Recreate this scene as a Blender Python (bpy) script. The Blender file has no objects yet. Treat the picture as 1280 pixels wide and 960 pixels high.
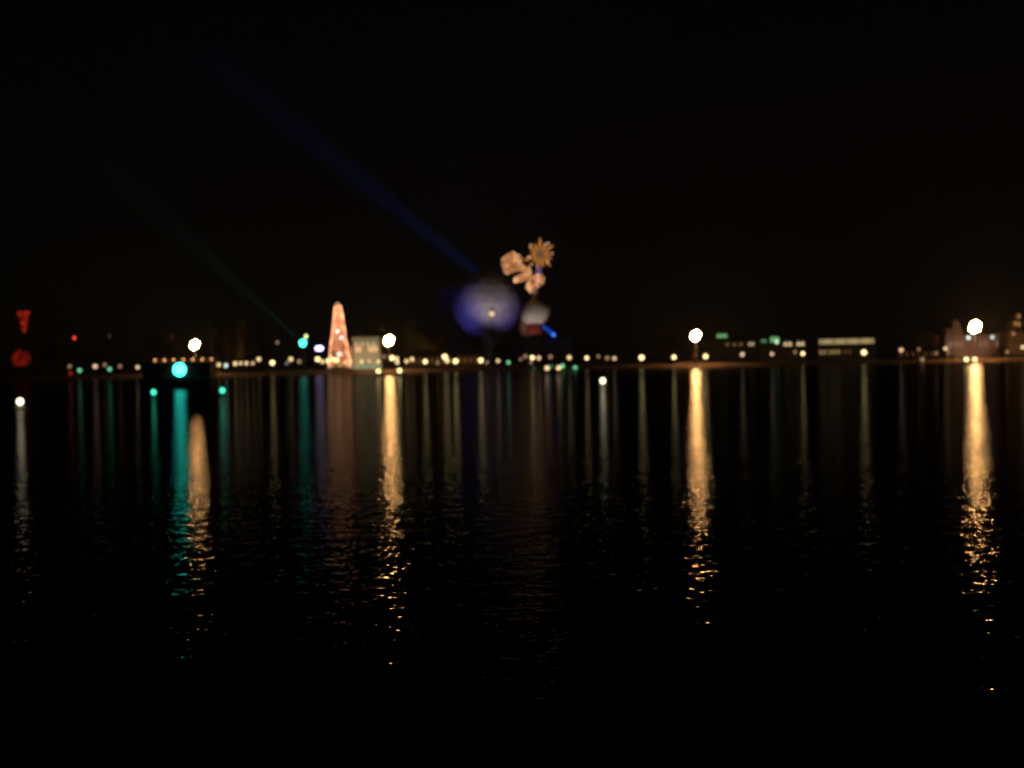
import bpy, bmesh, math, random
from mathutils import Vector, Matrix
R = math.radians
random.seed(11)
S = bpy.context.scene
COL = S.collection

# ------------------------------------------------------------------ camera
F = 1372.0                       # focal length in photograph pixels (1280 wide)
CAM_H = 4.0
ROT = (Matrix.Rotation(R(90 - 1.25), 3, 'X') @ Matrix.Rotation(R(-1.12), 3, 'Z'))
cam_d = bpy.data.cameras.new('camera')
cam = bpy.data.objects.new('camera', cam_d)
COL.objects.link(cam)
cam.matrix_world = Matrix.Translation((0, 0, CAM_H)) @ ROT.to_4x4()
cam_d.sensor_width = 36.0
cam_d.lens = 36.0 * F / 1280.0
cam_d.clip_start = 0.1
cam_d.clip_end = 6000
cam_d.dof.use_dof = True         # the phone camera focused on the near water
cam_d.dof.focus_distance = 10.5
cam_d.dof.aperture_fstop = 0.80
cam_d.dof.aperture_ratio = 1.12
S.camera = cam

# ------------------------------------------------------------------ world and moon
MOON_EL, MOON_ROT = R(38), R(150)
world = bpy.data.worlds.new('World')
S.world = world
world.use_nodes = True
wn = world.node_tree
sky = wn.nodes.new('ShaderNodeTexSky')
sky.sky_type = 'NISHITA'
sky.sun_disc = False
sky.sun_elevation = MOON_EL
sky.sun_rotation = MOON_ROT
wn.links.new(sky.outputs[0], wn.nodes['Background'].inputs[0])
wn.nodes['Background'].inputs[1].default_value = 0.00018
sd = bpy.data.lights.new('moon', 'SUN')
sd.energy = 0.002
sd.angle = R(0.5)
sd.color = (0.8, 0.87, 1.0)
so = bpy.data.objects.new('moon', sd)
COL.objects.link(so)
so.rotation_euler = (R(90) - MOON_EL, 0, R(180) - MOON_ROT)

S.view_settings.view_transform = 'Standard'
S.view_settings.look = 'None'
S.view_settings.gamma = 1.0
S.view_settings.exposure = 0.0
S.view_settings.use_curve_mapping = False
S.render.engine = 'CYCLES'
S.cycles.max_bounces = 4
S.cycles.diffuse_bounces = 1
S.cycles.glossy_bounces = 2
S.cycles.volume_bounces = 0
S.cycles.sample_clamp_indirect = 0.0
S.cycles.sample_clamp_direct = 0.0
S.cycles.caustics_reflective = True
S.cycles.blur_glossy = 0.0
S.cycles.use_adaptive_sampling = False
S.cycles.use_denoising = True
try:
    S.cycles.denoiser = 'OPENIMAGEDENOISE'
except Exception:
    pass


def at(px, py, d):
    """world point seen at photograph pixel (px, py) at the depth Y = d"""
    v = ROT @ Vector(((px - 640) / F, -(py - 480) / F, -1.0))
    return Vector((0, 0, CAM_H)) + v * (d / v.y)


# ------------------------------------------------------------------ materials
def mat(name, color=(0.5, 0.5, 0.5), rough=0.7, metal=0.0, var=0.25, scale=1.5):
    m = bpy.data.materials.new(name)
    m.use_nodes = True
    nt = m.node_tree
    b = nt.nodes['Principled BSDF']
    b.inputs['Roughness'].default_value = rough
    b.inputs['Metallic'].default_value = metal
    tc = nt.nodes.new('ShaderNodeTexCoord')
    nz = nt.nodes.new('ShaderNodeTexNoise')
    nz.inputs['Scale'].default_value = scale
    nz.inputs['Detail'].default_value = 4
    nt.links.new(tc.outputs['Object'], nz.inputs['Vector'])
    mx = nt.nodes.new('ShaderNodeMix')
    mx.data_type = 'RGBA'
    mx.inputs[6].default_value = (*[c * (1 - var) for c in color], 1)
    mx.inputs[7].default_value = (*[min(1, c * (1 + var)) for c in color], 1)
    nt.links.new(nz.outputs['Fac'], mx.inputs[0])
    nt.links.new(mx.outputs[2], b.inputs['Base Color'])
    return m


def glow(name, color, strength, sample=True):
    """a lamp lens, bulb or lit pane"""
    m = bpy.data.materials.new(name)
    m.use_nodes = True
    b = m.node_tree.nodes['Principled BSDF']
    b.inputs['Base Color'].default_value = (0.3, 0.3, 0.3, 1)
    b.inputs['Roughness'].default_value = 0.4
    b.inputs['Emission Color'].default_value = (*color, 1)
    b.inputs['Emission Strength'].default_value = strength
    if not sample:
        m.cycles.emission_sampling = 'NONE'
    return m


M = dict(
    steel=mat('galvanised steel', (0.25, 0.25, 0.26), 0.45, 0.8),
    dark=mat('dark painted metal', (0.035, 0.037, 0.04), 0.5, 0.2),
    hull=mat('black hull paint', (0.02, 0.022, 0.025), 0.6),
    deck=mat('grey deck', (0.12, 0.12, 0.12), 0.8),
    cream=mat('cream stucco', (0.42, 0.36, 0.27), 0.85),
    brick=mat('brown brick', (0.24, 0.12, 0.07), 0.9, scale=3),
    pink=mat('rose sandstone', (0.42, 0.27, 0.22), 0.9),
    ochre=mat('ochre stone', (0.40, 0.27, 0.13), 0.9),
    grey=mat('grey plaster', (0.25, 0.24, 0.22), 0.9),
    slate=mat('dark roof slate', (0.05, 0.05, 0.055), 0.8),
    copper=mat('pale green copper roof', (0.28, 0.42, 0.34), 0.7),
    tile=mat('brown roof tile', (0.14, 0.06, 0.035), 0.8),
    white=mat('white paint', (0.72, 0.72, 0.70), 0.6, var=0.1),
    bark=mat('bark', (0.07, 0.045, 0.03), 0.95, scale=6),
    leaf=mat('dark foliage', (0.045, 0.07, 0.025), 0.8, var=0.5, scale=0.6),
    olive=mat('olive foliage', (0.09, 0.10, 0.03), 0.8, var=0.5, scale=0.6),
    dome=mat('pale dome panel', (0.46, 0.46, 0.49), 0.6, 0.0, var=0.55, scale=0.13),
    ivory=mat('ivory fibreglass', (0.72, 0.64, 0.55), 0.7, var=0.15, scale=0.5),
    red=mat('red cloth', (0.22, 0.022, 0.012), 0.8),
    rust=mat('rust orange cloth', (0.26, 0.12, 0.06), 0.8),
    green_paint=mat('green buoy paint', (0.03, 0.20, 0.10), 0.5),
    shaft=mat('tower lattice', (0.35, 0.22, 0.18), 0.7),
)
WARM = (1.0, 0.70, 0.36)
G = dict(
    mast=glow('sodium floodlight', (1.0, 0.51, 0.165), 350),
    warm3=glow('bright warm globe', (1.0, 0.75, 0.32), 3.0),
    warm2=glow('warm globe', (1.0, 0.70, 0.33), 1.5),
    warm1=glow('dim warm globe', (1.0, 0.58, 0.30), .42),
    cool2=glow('cool white globe', (0.75, 0.95, 0.85), 1.4),
    cool1=glow('dim cool globe', (0.7, 0.9, 0.9), .35),
    pink2=glow('pinkish globe', (1.0, 0.62, 0.38), 1.2),
    green2=glow('green globe', (0.22, 1.0, 0.50), 1.0),
    green1=glow('dim green globe', (0.06, 0.7, 0.35), .25),
    red1=glow('dim red lamp', (1.0, 0.04, 0.02), .22),
    faint=glow('faint globe', (0.8, 0.75, 0.4), .04),
    rust=glow('rust red globe', (1.0, 0.2, 0.08), .07),
    red2=glow('red warning lamp', (1.0, 0.05, 0.03), 2.4),
    teal=glow('teal lens', (0.028, 1.0, 0.76), 13),
    tealbuoy=glow('teal buoy lamp', (0.06, 1.0, 0.60), 1.7),
    whitebuoy=glow('white buoy lamp', (1.0, 0.90, 0.58), 3),
    violet=glow('violet white lens', (0.42, 0.36, 1.0), 9),
    blue=glow('blue searchlight lens', (0.03, 0.18, 1.0), 2.5),
)


def pane(name, c, s):
    return glow(name, c, s)


# ------------------------------------------------------------------ mesh builder
class MB:
    def __init__(self):
        self.bm = bmesh.new()

    def box(self, x0, x1, y0, y1, z0, z1):
        p = [(x0, y0, z0), (x1, y0, z0), (x1, y1, z0), (x0, y1, z0),
             (x0, y0, z1), (x1, y0, z1), (x1, y1, z1), (x0, y1, z1)]
        v = [self.bm.verts.new(q) for q in p]
        for f in ((3, 2, 1, 0), (4, 5, 6, 7), (0, 1, 5, 4), (1, 2, 6, 5), (2, 3, 7, 6), (3, 0, 4, 7)):
            self.bm.faces.new([v[i] for i in f])
        return self

    def lathe(self, prof, c=(0, 0, 0), seg=12, smooth=True):
        """prof = [(radius, z), ...] bottom to top"""
        rings = []
        for r, z in prof:
            if r < 1e-4:
                rings.append([self.bm.verts.new((c[0], c[1], c[2] + z))])
            else:
                rings.append([self.bm.verts.new((c[0] + r * math.cos(2 * math.pi * k / seg),
                                                 c[1] + r * math.sin(2 * math.pi * k / seg), c[2] + z)) for k in range(seg)])
        for a, b in zip(rings, rings[1:]):
            for k in range(seg):
                k2 = (k + 1) % seg
                if len(a) == 1 and len(b) == 1:
                    continue
                if len(a) == 1:
                    f = self.bm.faces.new((a[0], b[k2], b[k]))
                elif len(b) == 1:
                    f = self.bm.faces.new((a[k], a[k2], b[0]))
                else:
                    f = self.bm.faces.new((a[k], a[k2], b[k2], b[k]))
                f.smooth = smooth
        for rg, flip in ((rings[0], True), (rings[-1], False)):
            if len(rg) > 2:
                self.bm.faces.new(rg[::-1] if flip else rg)
        return self

    def ball(self, c, r, seg=10, n=6, sz=1.0):
        prof = [(r * math.sin(math.pi * k / n), -r * sz * math.cos(math.pi * k / n)) for k in range(n + 1)]
        prof[0] = (0, prof[0][1]); prof[-1] = (0, prof[-1][1])
        return self.lathe(prof, c, seg)

    def tube(self, pts, rads, seg=8):
        pts = [Vector(p) for p in pts]
        rings = []
        for i, p in enumerate(pts):
            t = (pts[min(i + 1, len(pts) - 1)] - pts[max(i - 1, 0)]).normalized()
            u = t.cross(Vector((0, 1, 0)))
            if u.length < 0.1:
                u = t.cross(Vector((1, 0, 0)))
            u.normalize(); w = t.cross(u)
            r = rads[i] if isinstance(rads, (list, tuple)) else rads
            rings.append([self.bm.verts.new(p + u * r * math.cos(2 * math.pi * k / seg) + w * r * math.sin(2 * math.pi * k / seg)) for k in range(seg)])
        for a, b in zip(rings, rings[1:]):
            for k in range(seg):
                f = self.bm.faces.new((a[k], a[(k + 1) % seg], b[(k + 1) % seg], b[k])); f.smooth = True
        self.bm.faces.new(rings[0][::-1]); self.bm.faces.new(rings[-1])
        return self

    def prism(self, poly, y0, y1):
        """outline in XZ extruded along Y"""
        a = [self.bm.verts.new((x, y0, z)) for x, z in poly]
        b = [self.bm.verts.new((x, y1, z)) for x, z in poly]
        n = len(poly)
        self.bm.faces.new(a); self.bm.faces.new(b[::-1])
        for k in range(n):
            self.bm.faces.new((a[k], b[k], b[(k + 1) % n], a[(k + 1) % n]))
        return self

    def hip(self, x0, x1, y0, y1, z0, h, inset):
        v = [self.bm.verts.new(q) for q in ((x0, y0, z0), (x1, y0, z0), (x1, y1, z0), (x0, y1, z0))]
        ym = (y0 + y1) / 2
        t = [self.bm.verts.new((x0 + inset, ym, z0 + h)), self.bm.verts.new((x1 - inset, ym, z0 + h))]
        for f in ((v[0], v[1], t[1], t[0]), (v[2], v[3], t[0], t[1]), (v[1], v[2], t[1]), (v[3], v[0], t[0]), (v[3], v[2], v[1], v[0])):
            self.bm.faces.new(f)
        return self

    def build(self, name, material, parent=None, loc=None):
        bmesh.ops.recalc_face_normals(self.bm, faces=self.bm.faces)
        me = bpy.data.meshes.new(name)
        self.bm.to_mesh(me); self.bm.free()
        me.materials.append(material)
        o = bpy.data.objects.new(name, me)
        COL.objects.link(o)
        if parent is not None:
            o.parent = parent
        if loc is not None:
            o.location = loc
        return o


def thing(name, label, cat, loc=(0, 0, 0), rz=0.0, group=None):
    o = bpy.data.objects.new(name, None)
    COL.objects.link(o)
    o.empty_display_size = 0.5
    o.location = loc
    o.rotation_euler.z = rz
    o['label'] = label; o['category'] = cat
    if group:
        o['group'] = group
    return o


def dup(root, label, loc, swap=None, scale=None):
    """copy a thing with its parts and sub-parts; swap = {part kind: material}"""
    r = root.copy(); COL.objects.link(r)
    r.location = loc; r['label'] = label
    if scale:
        r.scale = scale

    def rec(src, dst):
        for ch in list(src.children):
            c = ch.copy(); COL.objects.link(c); c.parent = dst
            if swap:
                k = ch.name.split('.')[0]
                if k in swap and c.type == 'MESH':
                    c.material_slots[0].link = 'OBJECT'
                    c.material_slots[0].material = swap[k]
            rec(ch, c)
    rec(root, r)
    return r


def spot(name, parent, loc, target, color, watts, deg, blend=0.6, size=0.3):
    """the light inside a floodlight fixture, in its parent's space"""
    d = bpy.data.lights.new(name, 'SPOT')
    d.energy = watts; d.color = color; d.spot_size = R(deg); d.spot_blend = blend; d.shadow_soft_size = size
    o = bpy.data.objects.new(name, d); COL.objects.link(o)
    o.parent = parent
    o.location = loc
    v = Vector(target) - Vector(loc)
    o.rotation_euler = v.to_track_quat('-Z', 'Y').to_euler()
    return o


# ------------------------------------------------------------------ water, land
GZ = 1.4


def structure(o):
    o['kind'] = 'structure'
    return o


def make_water():
    bm = bmesh.new()
    x, y0, y1 = 900, -30, 416
    v = [bm.verts.new(p) for p in ((-x, y0, 0), (x, y0, 0), (x, y1, 0), (-x, y1, 0))]
    bm.faces.new(v)
    me = bpy.data.meshes.new('water'); bm.to_mesh(me); bm.free()
    o = structure(bpy.data.objects.new('water', me)); COL.objects.link(o)
    m = bpy.data.materials.new('lagoon water'); m.use_nodes = True
    nt = m.node_tree; L = nt.links
    nt.nodes.remove(nt.nodes['Principled BSDF'])
    dif = nt.nodes.new('ShaderNodeBsdfDiffuse')              # murky body of the water
    dif.inputs['Color'].default_value = (0.012, 0.018, 0.05, 1)
    glo = nt.nodes.new('ShaderNodeBsdfGlossy')
    glo.inputs['Roughness'].default_value = 0.05
    fre = nt.nodes.new('ShaderNodeFresnel')
    fre.inputs['IOR'].default_value = WATER_IOR
    cut = nt.nodes.new('ShaderNodeMath'); cut.operation = 'MULTIPLY'
    cut.inputs[1].default_value = WATER_GLOSS                # ripples too fine to build hide part of the mirror
    mix = nt.nodes.new('ShaderNodeMixShader')
    L.new(fre.outputs[0], cut.inputs[0]); L.new(cut.outputs[0], mix.inputs[0])
    L.new(dif.outputs[0], mix.inputs[1]); L.new(glo.outputs[0], mix.inputs[2])
    L.new(mix.outputs[0], nt.nodes['Material Output'].inputs['Surface'])
    tc = nt.nodes.new('ShaderNodeTexCoord')

    def noise(scale, detail, rough, stretch):
        mp = nt.nodes.new('ShaderNodeMapping')
        mp.inputs['Scale'].default_value = (scale * stretch, scale, scale)
        L.new(tc.outputs['Object'], mp.inputs['Vector'])
        n = nt.nodes.new('ShaderNodeTexNoise')
        n.inputs['Scale'].default_value = 1.0
        n.inputs['Detail'].default_value = detail
        n.inputs['Roughness'].default_value = rough
        L.new(mp.outputs[0], n.inputs['Vector'])
        return n.outputs['Fac']

    def mul(a, k):
        q = nt.nodes.new('ShaderNodeMath'); q.operation = 'MULTIPLY'
        L.new(a, q.inputs[0])
        if isinstance(k, float):
            q.inputs[1].default_value = k
        else:
            L.new(k, q.inputs[1])
        return q.outputs[0]

    def add(a, c):
        q = nt.nodes.new('ShaderNodeMath'); q.operation = 'ADD'
        L.new(a, q.inputs[0]); L.new(c, q.inputs[1])
        return q.outputs[0]
    swell = mul(noise(1.7, 1.0, 0.4, 0.85), 0.042)
    chop = mul(noise(5.8, 1.5, 0.5, 0.9), 0.034)
    h = add(swell, chop)
    bp = nt.nodes.new('ShaderNodeBump')
    bp.inputs['Strength'].default_value = 1.0
    bp.inputs['Distance'].default_value = WAVE
    L.new(h, bp.inputs['Height'])
    L.new(bp.outputs[0], glo.inputs['Normal']); L.new(bp.outputs[0], fre.inputs['Normal'])
    me.materials.append(m)
    return o


WAVE = 0.54
WATER_IOR = 1.33
WATER_GLOSS = 0.26
make_water()


def make_land():
    """one sheet: sloping bank out of the water, then flat ground to the horizon"""
    bm = bmesh.new()
    xs = [-900 + 20 * i for i in range(91)]
    ys = [408, 412, 416, 420, 424, 430, 520, 900, 2500]
    zs = [-1.6, -0.7, 0.1, 0.8, GZ, GZ, GZ, GZ, GZ]
    rnd = random.Random(5)
    g = []
    for i, y in enumerate(ys):
        row = []
        for x in xs:
            j = (rnd.random() - 0.5) * (0.35 if 0 < i < 4 else 0.0)
            row.append(bm.verts.new((x, y + (rnd.random() - 0.5) * (1.6 if i < 4 else 0), zs[i] + j)))
        g.append(row)
    for a, c in zip(g, g[1:]):
        for k in range(len(xs) - 1):
            bm.faces.new((a[k], a[k + 1], c[k + 1], c[k]))
    me = bpy.data.meshes.new('ground'); bm.to_mesh(me); bm.free()
    me.materials.append(mat('earth bank', (0.13, 0.07, 0.04), 0.95, var=0.5, scale=0.4))
    o = structure(bpy.data.objects.new('ground', me)); COL.objects.link(o)
    bm = bmesh.new()
    v = [bm.verts.new(p) for p in ((-900, 425.5, GZ + .012), (900, 425.5, GZ + .012), (900, 446, GZ + .012), (-900, 446, GZ + .012))]
    bm.faces.new(v)
    me = bpy.data.meshes.new('promenade'); bm.to_mesh(me); bm.free()
    me.materials.append(mat('promenade paving', (0.20, 0.15, 0.12), 0.9, var=0.3, scale=0.8))
    o = structure(bpy.data.objects.new('promenade', me)); COL.objects.link(o)


make_land()

# ------------------------------------------------------------------ haze
bpy_h = MB().box(-1000, 1000, -40, 2600, -3, 560)
HZ = bpy.data.materials.new('night haze'); HZ.use_nodes = True
hn = HZ.node_tree
hn.nodes.remove(hn.nodes['Principled BSDF'])
pv = hn.nodes.new('ShaderNodeVolumePrincipled')
pv.inputs['Color'].default_value = (0.8, 0.8, 0.8, 1)
pv.inputs['Density'].default_value = 0.00023
hn.links.new(pv.outputs[0], hn.nodes['Material Output'].inputs['Volume'])
hz = bpy_h.build('haze', HZ)
hz['kind'] = 'stuff'


# ------------------------------------------------------------------ buildings
def px_building(px0, px1, d):
    """ground point under pixel columns px0..px1 at depth d -> base centre, half width"""
    a, c = at(px0, 448, d), at(px1, 448, d)
    return Vector(((a.x + c.x) / 2, d, GZ)), (c.x - a.x) / 2


def hz_of(px, py, d):
    return at(px, py, d).z - GZ


def windows(parent, xs, z0, z1, w, y, m_frame, m_pane, name='window'):
    for x in xs:
        f = MB()
        t = 0.14
        f.box(x - w / 2 - t, x - w / 2, y - .12, y, z0 - t, z1 + t).box(x + w / 2, x + w / 2 + t, y - .12, y, z0 - t, z1 + t)
        f.box(x - w / 2, x + w / 2, y - .12, y, z0 - t, z0).box(x - w / 2, x + w / 2, y - .12, y, z1, z1 + t)
        fo = f.build(name, m_frame, parent)
        MB().box(x - w / 2, x + w / 2, y - .06, y - .02, z0, z1).build('pane', m_pane, fo)


# --- hall with pale green roof beside the lit tower
base, hw = px_building(441, 476, 452)
H = hz_of(458, 420.5, 452)
t = thing('hall', 'flat topped hall with pale green roof edge right beside the tall glowing cone tower', 'building', base)
MB().box(-hw, hw, 0, 9, 0, H - 1.2).build('wall', M['cream'], t)
MB().box(-hw - .5, hw + .5, -.6, 9.5, H - 1.2, H - .45).box(-hw + .4, hw - .4, .3, 8.6, H - .45, H).build('roof', M['copper'], t)
MB().box(-hw - .3, hw + .3, -.35, -.003, .0, 1.9).build('plinth', M['copper'], t)
wz = hz_of(458, 437, 452)
amber = pane('amber window', (1.0, 0.50, 0.20), 1.0)
windows(t, [-hw * .72, -hw * .48, hw * .22, hw * .46, hw * .7], wz - .9, wz + 1.3, hw * .16, -.002, M['white'], amber)
wz2 = hz_of(458, 430, 452)
windows(t, [-hw * .72, -hw * .3, hw * .1, hw * .5], wz2 - .5, wz2 + .5, hw * .16, -.002, M['white'], pane('pale upper window', (0.9, 0.75, 0.45), .6))
MB().box(-.8, .8, -.12, -.004, 0, 2.9).build('door', M['dark'], t)
spot('hall_uplight', t, (-1, -14, .8), (0, 0, 5), (1.0, 0.82, 0.50), 6500, 75)

# --- annex
base, hw = px_building(432, 441, 449)
H = hz_of(437, 429, 449)
t = thing('annex', 'small rose lit annex squeezed between the cone tower and the green roofed hall', 'building', base)
MB().box(-hw, hw, 0, 6, 0, H - .8).build('wall', M['pink'], t)
MB().hip(-hw - .3, hw + .3, -.3, 6.3, H - .8, .8, hw * .6).build('roof', M['tile'], t)
windows(t, [0], 2.0, 3.4, 1.0, -.002, M['white'], pane('rose window', (1.0, 0.45, 0.30), .9))


# --- long low arcade on the left, warm light under its roof
def arcade(label, px0, px1, pytop, d, wallmat, glowmat, n, depth=7):
    base, hw = px_building(px0, px1, d)
    H = hz_of((px0 + px1) / 2, pytop, d)
    t = thing('arcade', label, 'building', base)
    MB().box(-hw, hw, depth - .4, depth, 0, H - 1.0).build('wall', wallmat, t)
    MB().hip(-hw - .8, hw + .8, -.8, depth + .8, H - 1.0, 1.0, 2.5).build('roof', M['tile'], t)
    for k in range(n + 1):
        x = -hw + .25 + (2 * hw - .5) * k / n
        MB().lathe([(.28, 0), (.28, .2), (.18, .3), (.16, H - 1.5), (.28, H - 1.3), (.28, H - 1.003)], (x, .1, 0), 8).build('column', M['cream'], t)
    for k in range(n):
        x = -hw + .25 + (2 * hw - .5) * (k + .5) / n
        MB().ball((x, depth * .55, H - 1.5), .34, 8, 4).build('ceiling_lamp', glowmat, t)
    return t


sodium_dim = glow('arcade lamp', (1.0, 0.45, 0.15), 4.5)
arcade('long low arcade with dull orange light under its roof, behind the dark barge', 183, 268, 445, 446, M['ochre'], sodium_dim, 7)


# --- long brown brick range behind the middle lamps
def range_house(label, px0, px1, pytop, d, wallmat, roofmat, nwin, paneM, name='brick_building', depth=8):
    base, hw = px_building(px0, px1, d)
    H = hz_of((px0 + px1) / 2, pytop, d)
    t = thing(name, label, 'building', base)
    wallh = H * .68
    MB().box(-hw, hw, 0, depth, 0, wallh).build('wall', wallmat, t)
    MB().hip(-hw - .5, hw + .5, -.5, depth + .5, wallh, H - wallh, 3).build('roof', roofmat, t)
    MB().box(-hw * .3, -hw * .3 + .9, depth * .55, depth * .55 + .9, wallh + .5, H + .9).build('chimney', wallmat, t)
    xs = [-hw + (2 * hw) * (k + .5) / nwin for k in range(nwin)]
    windows(t, xs, wallh * .35, wallh * .75, .9, -.002, M['white'], paneM)
    MB().box(hw * .02, hw * .02 + 1.2, -.1, -.004, 0, 2.2).build('door', M['dark'], t)
    return t


dull = pane('dull orange window', (1.0, 0.40, 0.12), .10)
black_pane = mat('dark glass', (0.02, 0.02, 0.025), 0.15)
range_house('long brown brick range lit dull orange behind the shore lamps right of the hall', 506, 566, 437, 448, M['brick'], M['tile'], 8, dull)
range_house('brown brick house with dull orange front under the violet dome', 571, 606, 436, 447, M['brick'], M['slate'], 5, dull)

# --- right hand shore
GREEN_GLOW = pane('green foliage glow', (0.28, 0.75, 0.30), .55)  # glow of floodlit foliage, put into an emissive box on the roof
base, hw = px_building(884, 946, 455)
H = hz_of(905, 421, 455)
t = thing('pavilion', 'dark pavilion with a green glowing roof box standing in for floodlit foliage, right of the third floodlight mast', 'building', base)
MB().box(-hw, hw, 0, 9, 0, H - 2).build('wall', M['grey'], t)
MB().hip(-hw - .6, hw + .6, -.6, 9.6, H - 2, 1.8, 5).build('roof', M['slate'], t)
lx = at(905, 420, 455).x - base.x
lo = MB().box(lx - 2.0, lx + 2.0, 3.0, 6.0, H - .6, H - .2).box(lx - 2.0, lx + 2.0, 3.0, 6.0, H + 1.1, H + 1.4).build('glow_frame', M['copper'], t)
MB().box(lx - 1.9, lx + 1.9, 3.1, 5.9, H - .2, H + 1.1).build('foliage_glow', GREEN_GLOW, lo)
wz = hz_of(920, 430.5, 455)
dz = base.x
windows(t, [at(p, 430, 455).x - dz for p in (909, 918, 926)], wz - .5, wz + .5, 1.1, -.002, M['dark'], pane('brown window', (1, .5, .22), .22))
windows(t, [at(p, 430, 455).x - dz for p in (937, 941)], wz - .6, wz + .6, 1.0, -.002, M['dark'], pane('tan window', (1, .72, .4), .6))

base, hw = px_building(951, 1010, 452)
H = hz_of(970, 425, 452)
t = thing('garden_house', 'garden house with two green glowing roof drums standing in for floodlit foliage, and pale yellow windows', 'building', base)
dz = base.x
MB().box(-hw, hw, 0, 9, 0, H - 1.4).build('wall', M['grey'], t)
MB().box(-hw - .4, hw + .4, -.4, 9.4, H - 1.4, H - .9).build('roof', M['slate'], t)
for (p, r, hh, s) in ((957, 1.2, 1.6, .3), (971, 2.0, 3.0, .5)):  # emissive drums added in place of trees lit green
    x = at(p, 424, 452).x - dz
    c = MB().lathe([(r, 0), (r, .25), (r * .92, .3), (r * .92, hh * .7)], (x, 3.5, H - .9), 12).build(
        'cupola', pane('green foliage glow drum', (0.30, 0.80, 0.34), s), t)
    MB().lathe([(r * 1.1, 0), (r * .8, hh * .2), (r * .3, hh * .36), (0, hh * .6)], (x, 3.5, H - .9 + hh * .7 + .003), 12).build('drum_cap', M['copper'], c)
MB().box(at(970.5, 424, 452).x - dz - .6, at(970.5, 424, 452).x - dz + .6, -.5, -.42, H - 1.35, H - .2).build('foliage_glow_panel', pane('mint panel', (0.7, 1.0, 0.6), 1.6), t)  # emissive panel, part of the same green foliage glow
wz = hz_of(990, 429.5, 452)
windows(t, [at(p, 430, 452).x - dz for p in (982, 987.5, 998, 1003)], wz - .8, wz + .8, 1.4, -.002, M['white'], pane('cream window', (1.0, .72, .38), 1.0))

base, hw = px_building(1023, 1095, 450)
t = thing('restaurant', 'long low restaurant with one bright cream band of lit glass along its upper floor', 'building', base)
zc = hz_of(1059, 427, 450)
dz = base.x
MB().box(-hw, hw, 0, 11, 0, zc - 1.15).build('wall', M['grey'], t)
MB().box(-hw - .8, hw + .8, -1.0, 12, zc + 1.15, zc + 1.5).box(-hw * .6, hw * .7, 2, 9, zc + 1.5, zc + 2.1).build('roof', M['slate'], t)
MB().box(-hw, hw, -.3, 11, zc - 1.15, zc - .95).build('balcony', M['white'], t)
nb = 13
for k in range(nb):
    x0 = -hw + .4 + (2 * hw - .8) * k / nb
    x1 = -hw + .4 + (2 * hw - .8) * (k + 1) / nb
    f = MB().box(x0, x0 + .1, .5, .62, zc - .95, zc + 1.15).box(x1 - .1, x1, .5, .62, zc - .95, zc + 1.15).box(x0 + .1, x1 - .1, .5, .62, zc + 1.05, zc + 1.15).box(x0 + .1, x1 - .1, .5, .62, zc - .95, zc - 1.2).build('window', M['white'], t)
    MB().box(x0 + .1, x1 - .1, .54, .6, zc - .85, zc + 1.05).build('pane', pane('cream lit glass', (1.0, .74, .34), .46 if k % 3 else .33), f)
wz = hz_of(1040, 440, 450)
windows(t, [at(p, 440, 450).x - dz for p in (1026, 1031, 1038, 1043, 1048)], wz - .8, wz + .8, 1.2, -.002, M['dark'], pane('brown ground window', (1, .6, .25), .28))
windows(t, [at(p, 440, 450).x - dz for p in (1056, 1062)], wz - .6, wz + .6, 1.2, -.002, M['dark'], dull)

# --- rose palace
base, hw = px_building(1182, 1250, 462)
t = thing('palace', 'rose stone palace with a stepped corner tower, behind the brightest floodlight mast', 'building', base)
dz = base.x
H1 = hz_of(1215, 420, 462)
MB().box(-hw, hw, 0, 12, 0, H1).build('wall', M['pink'], t)
MB().box(-hw - .4, hw + .4, -.4, 12.4, H1, H1 + .5).build('cornice', M['cream'], t)
xa, xb = at(1184, 410, 462).x - dz, at(1204, 410, 462).x - dz
Ht = hz_of(1195, 411, 462); Hu = hz_of(1197, 402, 462)
tw = MB().box(xa, xb, .5, 7, H1 + .5, Ht).build('tower', M['ochre'], t)
xm = at(1198, 404, 462).x - dz
MB().box(xm - 1.7, xm + 1.7, 2, 5.4, Ht, Hu - .6).lathe([(1.9, 0), (1.5, .9), (.7, 1.5), (0, 2.0)], (xm, 3.7, Hu - .6), 12).build('turret', M['ochre'], tw)
dx = at(1228, 410, 462).x - dz
MB().lathe([(3.6, 0), (3.7, .8), (3.2, 2.0), (2.0, 3.0), (.6, 3.5), (0, 4.4)], (dx, 6, H1 + .5), 16).build('cupola', M['pink'], t)
wz = hz_of(1215, 430, 462)
windows(t, [at(p, 430, 462).x - dz for p in (1188, 1195, 1202, 1226, 1233, 1246)], wz - 1.0, wz + 1.0, 1.2, -.002, M['white'], pane('rose amber window', (1, .45, .22), .16))
spot('palace_uplight', t, (-3, -20, .8), (-2, 0, 9), (1.0, 0.60, 0.38), 5500, 80)

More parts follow.
